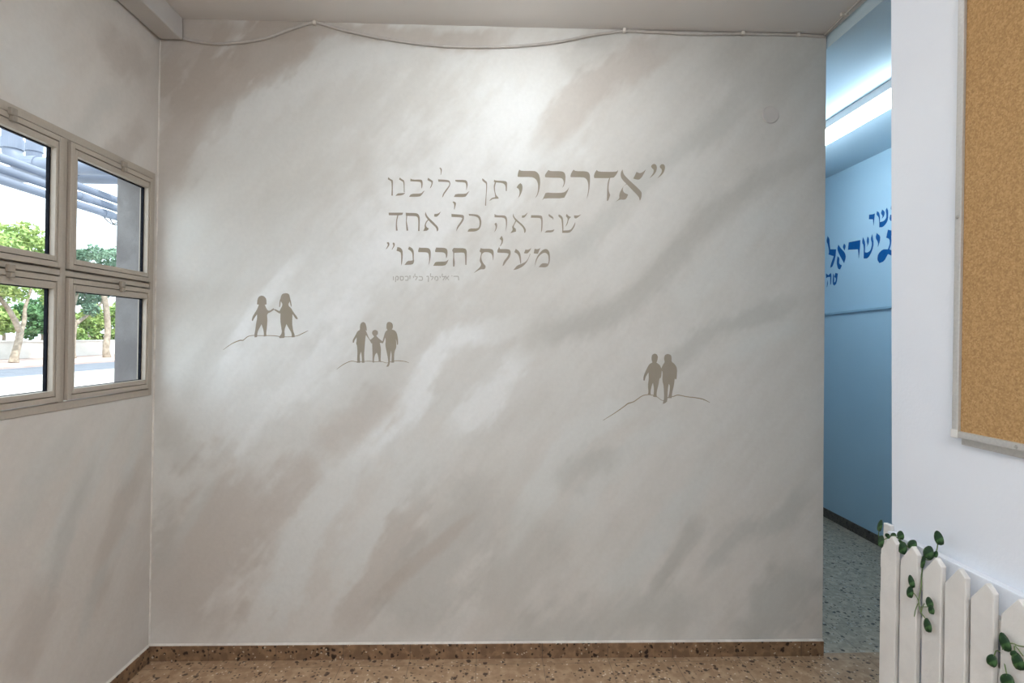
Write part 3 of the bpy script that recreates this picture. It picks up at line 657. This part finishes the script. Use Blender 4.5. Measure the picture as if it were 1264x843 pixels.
# ------------------------------------------------------------------ cables
def cable(name, pts, r, label, clips=(), n=8):
    e = empty(name, pts[0], label, 'cable')
    link('sheath', tube(nb(), catmull(pts, n), r, 10), M['cable'], e, smooth=True)
    for c in clips:
        bm = nb(); c = np.array(c)
        P = [c+BE*a+np.array([0,0,b]) for a, b in ((-.007,-.013),(.007,-.013),(.007,.013),(-.007,.013))]
        hexa(bm, [P[0]-BN*.006, P[1]-BN*.006, P[1]+BN*.010, P[0]+BN*.010, P[3]-BN*.006, P[2]-BN*.006, P[2]+BN*.010, P[3]+BN*.010])
        link('clip', bm, M['caulk'], e, bevel=.002)
    return e
wb = lambda x, y, r=.0065: back(x, y)+BN*r
pts = [wb(*p) for p in ((226,48.8),(250,53),(276,55),(326,49),(359,37),(383,30),(392,29),(424,38),(470,48),(531,56.5),(585,59),(640,57.8),(690,52.5),(730,44.5),(769.6,39.5),(800,40.5),(826,41.5),(852,43),(916,43),(982,44.3),(1017,46.5))]
cable('sagging_cable', pts, .0062, 'thick painted cable sagging in two swags along the top of the mural wall', [wb(389,28.5), wb(770,38.5)])
pts = [wb(*p, .0055) for p in ((772,36.3),(830,37.3),(900,39.3),(960,40.4),(1020,41.6))]
cable('straight_cable', pts, .0050, 'thin straight cable running under the ceiling at the right end of the mural', [wb(916,41.5), wb(984,42.5)], 4)
zc = H-.006
pts = [(1.520, 2.405, zc), (1.512, 2.3, zc), (1.506, 2.15, zc), (1.50, 1.9, zc), (1.498, 0, zc), (1.498, -2.9, zc)]
cable('ceiling_cable', pts, .0055, 'cable clipped along the ceiling step above the corridor opening', [], 4)
bm = box(nb(), 1.490, 1.522, 2.244, 2.258, H-.014, H-.0002)
link('clip', bm, M['caulk'], bpy.data.objects['ceiling_cable'], bevel=.002)

# ------------------------------------------------------------------ corridor things
BT1 = [[(442,140),(440,180),(475,180),(480,235),(486,180),(490,130),(470,138)],
 [(510,110),(505,140),(525,160),(530,200),(530,250),(560,248),(590,215),(605,180),(608,110),(595,80),(585,100),(592,140),(590,170),(570,195),(535,205),(535,160),(528,120)],
 [(555,95),(543,130),(560,150),(553,175),(572,150),(578,115)], [(635,60),(628,90),(645,112),(660,100),(655,65)], [(625,140),(618,180),(630,195),(650,185),(652,145)]]
BT2 = [[(82,325),(72,370),(85,400),(95,460),(90,485),(135,500),(110,570),(105,600),(125,590),(150,510),(155,440),(105,440),(98,390),(98,350)],
 [(175,400),(165,440),(185,490),(225,560),(240,510),(232,470),(195,430)], [(225,390),(212,420),(228,450),(240,410)], [(168,500),(160,560),(172,610),(190,615),(205,580),(180,565),(185,515)],
 [(265,380),(258,445),(345,440),(352,520),(362,430),(365,360)],
 [(388,335),(380,380),(395,410),(395,520),(430,518),(465,460),(482,390),(468,310),(455,350),(468,390),(455,450),(425,470),(405,465),(408,380)], [(428,330),(420,370),(428,400),(420,420),(440,385),(440,345)],
 [(508,300),(497,340),(520,380),(518,420),(535,370),(538,325)],
 [(605,270),(590,340),(618,350),(622,390),(605,440),(560,440),(520,480),(512,530),(530,560),(570,545),(605,480),(645,500),(690,512),(690,462),(645,455),(618,440),(635,380),(632,320),(680,310),(675,270),(645,280)]]
BT3 = [[(68,650),(70,690),(85,680),(105,680),(105,750),(112,740),(115,660),(108,645),(90,665)], [(82,710),(75,770),(85,740)],
 [(130,650),(125,740),(140,755),(160,735),(170,650),(150,645),(140,680),(155,690),(150,720),(138,730),(138,665)]]
e = empty('corridor_lettering', onX(1060, 330, XB), 'deep blue Hebrew lettering on the light blue corridor wall', 'lettering')
text_lines(e, [('text_line', [(g, 1010, 245, 7.02)], 'blueink') for g in (pick(BT1, 0, (1,2), (3,4)), pick(BT2, 0, (1,2,3), 4, (5,6), 7, 8), pick(BT3, (0,1), 2))],
           lambda x, y: onX(x, y, XB), (-1, 0, 0), .001)
z0 = float(onX(1017, 388, XB)[2]); z1 = float(onX(1101, 379, XB)[2]); y0 = float(onX(1017, 388, XB)[1]); y1 = float(onX(1101, 379, XB)[1])
zz = lambda y: z0+(z1-z0)*(y-y0)/(y1-y0)
e = hexa(nb(), [(XB-.014,1.8,zz(1.8)-.01),(XB-.0003,1.8,zz(1.8)-.01),(XB-.0003,6,zz(6)-.01),(XB-.014,6,zz(6)-.01),(XB-.014,1.8,zz(1.8)+.008),(XB-.0003,1.8,zz(1.8)+.008),(XB-.0003,6,zz(6)+.008),(XB-.014,6,zz(6)+.008)])
tag(link('wall_conduit', e, mat('pale blue conduit', rgb(150,180,198), .5, .3, noise=(8, rgb(142,173,192))), bevel=.002, loc=(XB, 3.5, zz(3.5))), 'thin pale blue conduit running across the corridor wall below the lettering', 'conduit')
# corridor tube lamp
e = empty('tube_lamp', (2.1, 3.2, HC), 'bright cool tube lamp on the corridor ceiling', 'ceiling lamp')
link('housing', box(nb(), 2.046, 2.15, 2.42, 3.95, 2.763, HC-.0005), M['trunk'], e, bevel=.004)
link('diffuser', box(nb(), 2.050, 2.146, 2.44, 3.93, 2.712, 2.7628), M['hallglow'], e, bevel=.012)
link('end_cap', box(nb(), 2.048, 2.148, 2.42, 2.4395, 2.710, 2.7628), M['trunk'], e, bevel=.004)
link('end_cap', box(nb(), 2.048, 2.148, 3.9305, 3.95, 2.710, 2.7628), M['trunk'], e, bevel=.004)

# ceiling lamps: one close to the mural, one added as unseen fill
def room_lamp(x, y, hx, hy, glow, label, drop=.075):
    e = empty('ceiling_lamp', (x, y, H), label, 'ceiling lamp', 'ceiling lamps of the room')
    link('housing', box(nb(), x-hx, x+hx, y-hy, y+hy, H-.02, H-.0005), M['trunk'], e, bevel=.004)
    link('diffuser', box(nb(), x-hx+.006, x+hx-.006, y-hy+.006, y+hy-.006, H-drop, H-.0205), glow, e, bevel=.008)
room_lamp(.12, 1.76, .34, .12, M['nearglow'], 'small lit ceiling lamp close above the mural wall')
room_lamp(-.15, -.9, .60, .15, M['fillglow'], 'long unseen ceiling lamp added as fill light for the room')  # added out of view to brighten the whole room

# ------------------------------------------------------------------ cork board
XR = 1.2
CY1 = 1.322; CY0 = -.2; CZ0 = 1.214; CZ1 = 2.44
e = empty('cork_board', (XR, .6, CZ0), 'large cork board in a thin aluminium frame on the white wall', 'notice board')
link('cork_panel', box(nb(), XR-.012, XR-.0005, CY0+.01, CY1-.01, CZ0+.02, CZ1-.01), M['cork'], e)
link('frame_rail', box(nb(), XR-.020, XR-.0003, CY1-.018, CY1, CZ0+.020, CZ1-.018), M['silver'], e, bevel=.002)
link('frame_rail', box(nb(), XR-.020, XR-.0003, CY0, CY0+.018, CZ0+.020, CZ1-.018), M['silver'], e, bevel=.002)
link('frame_rail', box(nb(), XR-.020, XR-.0003, CY0, CY1, CZ1-.018, CZ1), M['silver'], e, bevel=.002)
bm = box(nb(), XR-.021, XR-.0003, CY0, CY1-.002, CZ0+.006, CZ0+.0225); box(bm, XR-.008, XR-.0003, CY0+.01, CY1-.016, CZ0-.012, CZ0+.0055)
link('frame_rail', bm, M['silver'], e, bevel=.0015)
bm = box(nb(), XR-.0235, XR-.0205, CY1-.0205, CY1-.001, CZ0+.005, CZ0+.026)
part(link('corner_cap', bm, M['fence'], e, bevel=.003), 'white plastic corner cap')
for yy, zz_ in ((CY1-.009, 1.778), (1.152, CZ0+.014)):
    bm = nb(); bmesh.ops.create_cone(bm, cap_ends=True, segments=16, radius1=.0045, radius2=.003, depth=.003, matrix=Matrix.Translation((XR-.0222, yy, zz_)) @ Matrix.Rotation(-math.pi/2, 4, 'Y'))
    link('screw', bm, M['steel'], e)

# ------------------------------------------------------------------ picket fence
XF = 1.14; TH = .014
fe = empty('picket_fence', (XR-.04, 1.1, 0), 'low white picket fence standing against the white wall', 'fence')
rnd = random.Random(4)
def picket(ya, lean, dz):
    """ya: far edge; front face looks towards the room (-X)"""
    wd = .0585; bm = nb(); prof = [(0, .004), (0, .858+dz), (.039, .911+dz), (wd, .894+dz), (wd, .004)]
    fr = [bm.verts.new((XF, ya-s+lean*z, z)) for s, z in prof]; bk = [bm.verts.new((XF+TH, ya-s+lean*z, z)) for s, z in prof]
    bm.faces.new(fr); bm.faces.new(bk[::-1])
    for i in range(5): bm.faces.new((fr[i], bk[i], bk[(i+1) % 5], fr[(i+1) % 5]))
    return bm
ya_list = [1.511, 1.436, 1.361, 1.288, 1.217, 1.143, 1.069, .995, .921]
for i, ya in enumerate(ya_list):
    link('picket', picket(ya, rnd.uniform(-.003, .003) if i < 6 else 0, rnd.uniform(-.002, .002)), M['fence'], fe, bevel=.0025)
link('top_ledge', box(nb(), 1.1745, XR-.0008, .85, 1.530, .80, .902), M['white'], fe, bevel=.002)
for za, zb in ((.795, .835), (.665, .725), (.10, .17)):
    link('rail', box(nb(), XF+TH+.0004, XF+TH+.0200, .85, 1.530, za, zb), M['fence'], fe, bevel=.002)
# back ledge board against the wall
link('post', box(nb(), XR-.014, XR-.0005, 1.534, 1.562, .002, .916), M['fence'], fe, bevel=.003)

# ------------------------------------------------------------------ ivy
def leaf_mat():
    mt = mat('ivy leaf', rgb(40,84,40), .42, .35); nt = mt.node_tree; b = nt.nodes['Principled BSDF']; L = nt.links.new
    tc = nt.nodes.new('ShaderNodeTexCoord'); n = nt.nodes.new('ShaderNodeTexNoise'); n.inputs['Scale'].default_value = 70; n.inputs['Detail'].default_value = 4
    rp = nt.nodes.new('ShaderNodeValToRGB'); e = rp.color_ramp.elements
    e[0].position = .50; e[0].color = rgb(24,54,28); e[1].position = .80; e[1].color = rgb(84,122,70)
    L(tc.outputs['Object'], n.inputs['Vector']); L(n.outputs['Fac'], rp.inputs['Fac']); L(rp.outputs['Color'], b.inputs['Base Color'])
    return mt
M['leaf'] = leaf_mat()
M['stem'] = mat('ivy stem', rgb(96,122,72), .6, .2, noise=(40, rgb(120,138,90)))
def ivy_leaf(parent, px, py, rx, ry, ang, X, tw=0.0, cup=.18):
    """rounded leaf; rx, ry half sizes in the view, ang its lean; X = distance plane in the room"""
    c = onX(px, py, X); k = float(c[1])/F
    side = Vector((0.25*math.sin(tw), -math.cos(tw)*1.0, 0)).normalized() if tw else Vector((0, -1, 0))
    side = Vector((.25, -.97, 0)).normalized(); up = Vector((.12, 0, 1)).normalized(); nrm = side.cross(up).normalized()
    if nrm.x > 0: nrm = -nrm
    # a surface facing the wall normal is foreshortened from here; the leaf faces part-way to the room
    a = rx*k*1.1; b = ry*k*1.05
    bm = nb(); rings = []
    nseg = 18
    for j, rr in enumerate((1.0, .66, .33)):
        ring = []
        for i in range(nseg):
            th = 2*math.pi*i/nseg
            x = math.sin(th)*a*rr; y = math.cos(th)*b*rr
            if math.cos(th) > .7: y *= 1.0+.10*(math.cos(th)-.7)/.3          # slight point
            if math.cos(th) < -.92: y *= .86                               # notch at the stalk
            xr = x*math.cos(ang)+y*math.sin(ang); yr = -x*math.sin(ang)+y*math.cos(ang)
            h = -cup*(a+b)*.5*rr*rr + .10*abs(x)
            ring.append((xr, yr, h))
        rings.append(ring)
    P = lambda q, off=0: Vector(tuple(c)) + side*q[0] + up*q[1] + nrm*(q[2]+off)
    for off, flip in ((.0006, False), (-.0006, True)):
        vr = [[bm.verts.new(P(q, off)) for q in r] for r in rings]; vc = bm.verts.new(P((0,0,0), off))
        for j in range(2):
            for i in range(nseg): bm.faces.new((vr[j][i], vr[j][(i+1)%nseg], vr[j+1][(i+1)%nseg], vr[j+1][i]))
        for i in range(nseg): bm.faces.new((vr[2][i], vr[2][(i+1)%nseg], vc))
        if not flip: top = vr[0]
        else:
            for i in range(nseg): bm.faces.new((top[i], top[(i+1)%nseg], vr[0][(i+1)%nseg], vr[0][i]))
    return link('leaf', bm, M['leaf'], parent, smooth=True, loc=tuple(c))
def stem(parent, pts, r=.0011, X=None):
    P = [onX(*p) for p in pts]
    return link('stem', tube(nb(), catmull(P, 6), r, 6), M['stem'], parent, smooth=True)
XI = 1.128
iv = empty('ivy_garland', onX(1100, 662, 1.15), 'green leafy garland spilling over the far end of the picket fence', 'garland')
stem(iv, [(1086,668,1.15),(1096,664,1.165),(1104,662,1.165),(1113,668,1.165),(1122,676,1.165),(1132,682,1.165),(1141,690,1.165),(1150,690,1.165),(1156,680,1.165),(1158,667,1.16)], .0014)
stem(iv, [(1141,690,1.165),(1138,706,1.155),(1137,724,1.135),(1134,742,1.132),(1137,756,1.132),(1142,763,1.13),(1144,770,1.126)], .0013)
stem(iv, [(1134,742,1.132),(1131,736,1.13),(1127,731,1.127),(1123,724,1.125)]); stem(iv, [(1133,745,1.132),(1130,753,1.132),(1128.5,761,1.132)]); stem(iv, [(1136,749,1.132),(1141,749,1.13),(1147,749,1.126)])
stem(iv, [(1137,756,1.132),(1139,749,1.13),(1141,745,1.128)]); stem(iv, [(1104,662,1.165),(1108,661,1.16),(1111,663,1.155)]); stem(iv, [(1086,668,1.15),(1084.5,660,1.145),(1085.5,652,1.14)])
for px, py, rx, ry, an, X in ((1085.5,649.5,2.9,7.6,.12,1.14),(1086.8,668.5,3.8,7.2,.1,1.138),(1095.3,661.5,3.3,2.8,.5,1.16),(1102.3,661,4.0,2.9,-.9,1.16),(1111.3,661.2,4.2,5.4,-.15,1.155),
        (1110,669.5,2.9,2.8,.6,1.158),(1113.6,677.3,5.1,7.7,.05,1.15),(1125.4,672.6,5.0,6.6,.45,1.16),(1158.4,665,5.2,8.8,-.42,1.155),(1145.4,683,6.0,8.6,.1,1.15),(1138.8,693.5,2.3,9.6,.08,1.145),(1154.6,684.4,2.6,4.2,.2,1.16),
        (1124.6,718.6,3.6,7.6,-.38,1.125),(1122.8,731.5,4.0,7.4,.0,1.122),(1147.0,744.5,4.2,6.6,-.35,1.126),(1149.2,753.2,3.6,5.6,-.2,1.123),(1144.5,772.8,4.5,8.4,-.28,1.124)):
    ivy_leaf(iv, px, py, rx, ry, an, X)
iw = empty('ivy_garland', onX(1240, 800, 1.13), 'leafy sprig poking between the nearer pickets at the picture\'s lower right edge', 'garland')
stem(iw, [(1236,806,1.15),(1240,797,1.132),(1249,794,1.13),(1257,797,1.128),(1266,798.5,1.126),(1274,800,1.126)], .0013)
stem(iw, [(1253,796.5,1.13),(1258,803,1.128),(1263,810,1.126)]); stem(iw, [(1236,806,1.15),(1230,803,1.132),(1227,810,1.13)]); stem(iw, [(1236,806,1.15),(1240,820,1.14),(1243,834,1.126)]); stem(iw, [(1252,797,1.13),(1252.5,803,1.128),(1253,810,1.124)])
for px, py, rx, ry, an, X in ((1240,794,5.6,11,-.45,1.124),(1223.8,816,5.6,7.8,.1,1.126),(1256,817.5,6.2,10.5,-.35,1.122),(1242.8,841,7.2,8.6,.2,1.124),(1251,807.5,3.4,4.6,.3,1.122),(1275,812,6,9,.2,1.122)):
    ivy_leaf(iw, px, py, rx, ry, an, X)

# ------------------------------------------------------------------ outside the window
GZ = .45
def gbox(x0, x1, y0, y1, z0, z1): return box(nb(), x0, x1, y0, y1, z0, z1)
struct(link('ground_pale', gbox(-11, -1.9, -10, 60, GZ-.2, GZ), M['pale']), 'pale ground outside the window')
struct(link('ground_road', gbox(-13.7, -11, -10, 60, GZ-.2, GZ-.005), M['streetgrey']), 'darker grey strip of the street')
struct(link('ground_pavement', gbox(-40, -13.7, -10, 60, GZ-.2, GZ+.05), M['kerb']), 'pinkish pavement beyond the street')
XW = -17.6
ztop = float(onX(50, 422, XW)[2])
bm = nb(); y = -2.0; rr = random.Random(2)
while y < 34:
    box(bm, XW-.25, XW, y, y+2.96, GZ+.051, ztop); box(bm, XW-.30, XW+.05, y, y+2.97, ztop, ztop+.06); y += 3.0
tag(link('boundary_wall', bm, M['whitewall'], bevel=.01, loc=(XW, 16, GZ)), 'low whitewashed wall along the pavement outside the window', 'wall')
p0 = onX(0, 407, XW+.9); p1 = onX(20, 421, XW+.9)
bm = box(nb(), XW-.9, XW-.82, float(p0[1])-2.5, float(p1[1]), ztop-.2, float(p0[2])); tag(link('sign_panel', bm, mat('blue white panel', rgb(150,172,214), .5, .3, noise=(1.2, rgb(206,214,230))), bevel=.01, loc=(XW-.86, float(p1[1]), ztop)), 'blue and white panel above the low wall, seen left of the window mullion', 'panel')

def foliage(clumps, X, seed, n, lm, size):
    """leaves scattered on clumps (px, py, radius px)"""
    rn = random.Random(seed); verts = []; faces = []
    tot = sum(c[2]**2 for c in clumps)
    for cx, cy, r in clumps:
        c = onX(cx, cy, X + rn.uniform(-.6, .6)); R = r*float(np.linalg.norm(c-CP))/F/1.2
        for _ in range(int(n*r*r/tot)):
            v = Vector((rn.gauss(0,1), rn.gauss(0,1), rn.gauss(0,1))).normalized()*(R*rn.uniform(.45, 1.05)); v.z *= .8
            p = Vector(tuple(c)) + v
            a = Vector((rn.gauss(0,1), rn.gauss(0,1), rn.gauss(0,.6))).normalized(); b = a.orthogonal().normalized()
            b = (Matrix.Rotation(rn.uniform(0, 6.28), 3, a) @ b); s = size*rn.uniform(.6, 1.3)
            i = len(verts); nn = a.cross(b)*s*.12
            verts += [p-a*s*.7, p+b*s*.38+nn, p+a*s*.7, p-b*s*.38+nn]; faces.append((i, i+1, i+2, i+3))
    me = bpy.data.meshes.new('foliage'); me.from_pydata([tuple(v) for v in verts], [], faces); me.update(); me.materials.append(lm)
    return me
def tree(X, base, trunk_px, branches, clumps, seed, n, lm, size, label, group='trees across the street'):
    b = onX(*base, X); e = empty('tree', (b[0], b[1], GZ+.05), label, 'tree', group)
    bm = nb(); P = [np.array([b[0], b[1], GZ+.0505])] + [onX(x, y, X) for x, y, r in trunk_px]
    tube(bm, catmull(P, 4), list(np.interp(np.linspace(0, 1, (len(P)-1)*4+1), np.linspace(0, 1, len(P)), [trunk_px[0][2]*1.25]+[t[2] for t in trunk_px])), 8)
    link('trunk', bm, M['bark'], e, smooth=True)
    for br in branches:
        bm = nb(); P = [onX(x, y, X) for x, y, r in br]
        tube(bm, catmull(P, 4), list(np.interp(np.linspace(0, 1, (len(P)-1)*4+1), np.linspace(0, 1, len(P)), [t[2] for t in br])), 7)
        link('branch', bm, M['bark'], e, smooth=True)
    me = foliage(clumps, X, seed, n, lm, size); o = bpy.data.objects.new('foliage', me); COL.objects.link(o); o.parent = e; o.location = -e.location
    return e
tree(-15.4, (17,446), [(18,440,.115),(22,425,.10),(25,410,.10)], [[(25,411,.095),(18,395,.085),(8,378,.07),(-6,362,.06)], [(25,411,.08),(30,395,.065),(31,380,.05),(40,352,.04)]],
     [(8,300,26),(30,290,18),(-15,310,30),(45,305,14),(10,345,22),(40,345,14),(62,335,12),(66,372,11),(50,318,12),(-20,360,24),(58,358,12),(20,365,10),(-40,330,26)], 1, 6500, M['leaflight'], .12, 'yellow green tree with a pale forked trunk, seen through the left sashes')
tree(-15.6, (132,443), [(131,430,.12),(133,405,.11),(131,380,.11),(128,362,.10)], [[(128,364,.08),(121,345,.06),(112,325,.04)], [(128,364,.07),(134,345,.05),(140,325,.04)]],
     [(118,312,12),(136,318,13),(104,316,11),(146,330,10),(124,335,14),(108,345,10),(142,352,10),(154,312,12),(165,330,14)], 2, 3000, M['leafdeep'], .11, 'slender tree with a straight pale trunk, seen through the right sashes')
tree(-16.2, (88,446), [(88,432,.13),(90,412,.11),(92,398,.10)], [[(92,400,.09),(104,392,.06),(118,380,.05),(128,372,.04)], [(92,400,.08),(90,384,.06),(96,362,.04)]],
     [(96,318,10),(90,350,14),(104,368,13),(120,366,11),(84,325,12),(112,382,9)], 3, 2600, M['leafdeep'], .11, 'grey green tree with a slanting branch, behind the window mullion')
for k, (cl_, lm, lab) in enumerate((
    ([(50,400,14),(62,385,14),(30,385,12),(68,365,11),(70,408,12),(48,378,12),(36,412,8)], 'leafmid', 'dark green bush above the low wall beside the forked trunk'),
    ([(108,412,13),(116,400,12),(100,395,11),(112,384,11),(126,392,11),(92,412,10),(100,420,9),(122,418,9)], 'leaflight', 'yellow green bush above the low wall between the right trunks'),
    ([(144,412,10),(148,398,10),(142,385,9),(152,378,10),(142,425,7),(158,410,12)], 'leaflight', 'yellow green bush behind the straight trunk by the concrete reveal'),
    ([(2,392,14),(-12,400,16),(10,404,8)], 'leaflight', 'light green bush left of the forked trunk'))):
    c = onX(cl_[0][0], cl_[0][1], -18.8); e = empty('bush', (c[0], c[1], GZ), lab, 'bush', 'bushes behind the low wall')
    me = foliage(cl_, -18.8, 20+k, 3600, M[lm], .13); o = bpy.data.objects.new('foliage', me); COL.objects.link(o); o.parent = e; o.location = -e.location
    bm = nb(); tube(bm, [(c[0], c[1], GZ+.05), (c[0]+.05, c[1]+.05, 1.3), (c[0], c[1], float(c[2]))], [.07, .06, .03], 6); link('stem', bm, M['bark'], e)

# pipes under the eaves
def pipe(pts, r, label, joints=()):
    e = empty('drain_pipe', pts[0], label, 'pipe', 'pipes under the eaves')
    link('tube', tube(nb(), pts, r, 16), M['pipe'], e, smooth=True)
    for a, b in joints:
        link('joint', tube(nb(), [a, b], r*1.14, 16), M['pipe'], e, smooth=False)
    return e
XP = -3.1; R3 = .028
for k, (px, py, lab) in enumerate(((122,239,'uppermost of the three parallel grey pipes outside the upper right sash'), (122,250,'middle of the three parallel grey pipes outside the upper right sash'), (122,261,'lowest of the three parallel grey pipes outside the upper right sash'))):
    z = float(onX(px, py, XP)[2])
    pipe([(XP, .5, z), (XP, 12, z)], R3, lab, [((XP, 3.9+.25*k, z), (XP, 4.0+.25*k, z))])
YP = 4.6
c = onY(122, 217.5, YP); z = float(c[2])
pipe([(-4.9, YP, z), (-1.75, YP, z)], .064, 'thick grey pipe crossing outside the top of the upper right sash')
# elbow pipe
Y2 = 4.3; a = onY(15, 160, Y2); bz = float(onY(30, 204, Y2)[2]); r = .052; X0 = float(a[0])
arc = [(X0+.12-.12*math.cos(t), Y2, bz+.12-.12*math.sin(t)) for t in np.linspace(0, math.pi/2, 9)]
pipe([(X0, Y2, 4.2), (X0, Y2, bz+.3)] + arc + [(X0+.5, Y2, bz), (-1.8, Y2, bz)], r*1.22, 'fat grey downpipe bending through an elbow outside the upper left sash',
     [((X0, Y2, bz+.12), (X0, Y2, bz+.2)), ((X0+.13, Y2, bz), (X0+.20, Y2, bz)), ((X0+.40, Y2, bz), (X0+.48, Y2, bz))])
a = onY(42, 170, 4.75); pipe([(float(a[0]), 4.75, 4.4), (float(a[0]), 4.75, bz+.25), (float(a[0]), 4.75, bz+.05)], .056, 'straight grey downpipe right of the elbow pipe', [((float(a[0]), 4.75, bz+.25), (float(a[0]), 4.75, bz+.31))])
# dangling wire
wp = [onX(x, y, XP) for x, y in ((123.5,260),(124,262),(127,266),(133,273),(140,277),(147,278),(153,284),(160,296))]
e = empty('hanging_wire', wp[0], 'thin black wire dangling below the pipes beside the concrete reveal', 'wire')
link('strand', tube(nb(), catmull(wp, 5), .004, 6), M['wire'], e, smooth=True)
wp = [onX(x, y, XP) for x, y in ((133,262),(135,268),(140,276),(146,274),(153,275),(162,279))]
link('strand', tube(nb(), catmull(wp, 5), .004, 6), M['wire'], e, smooth=True)
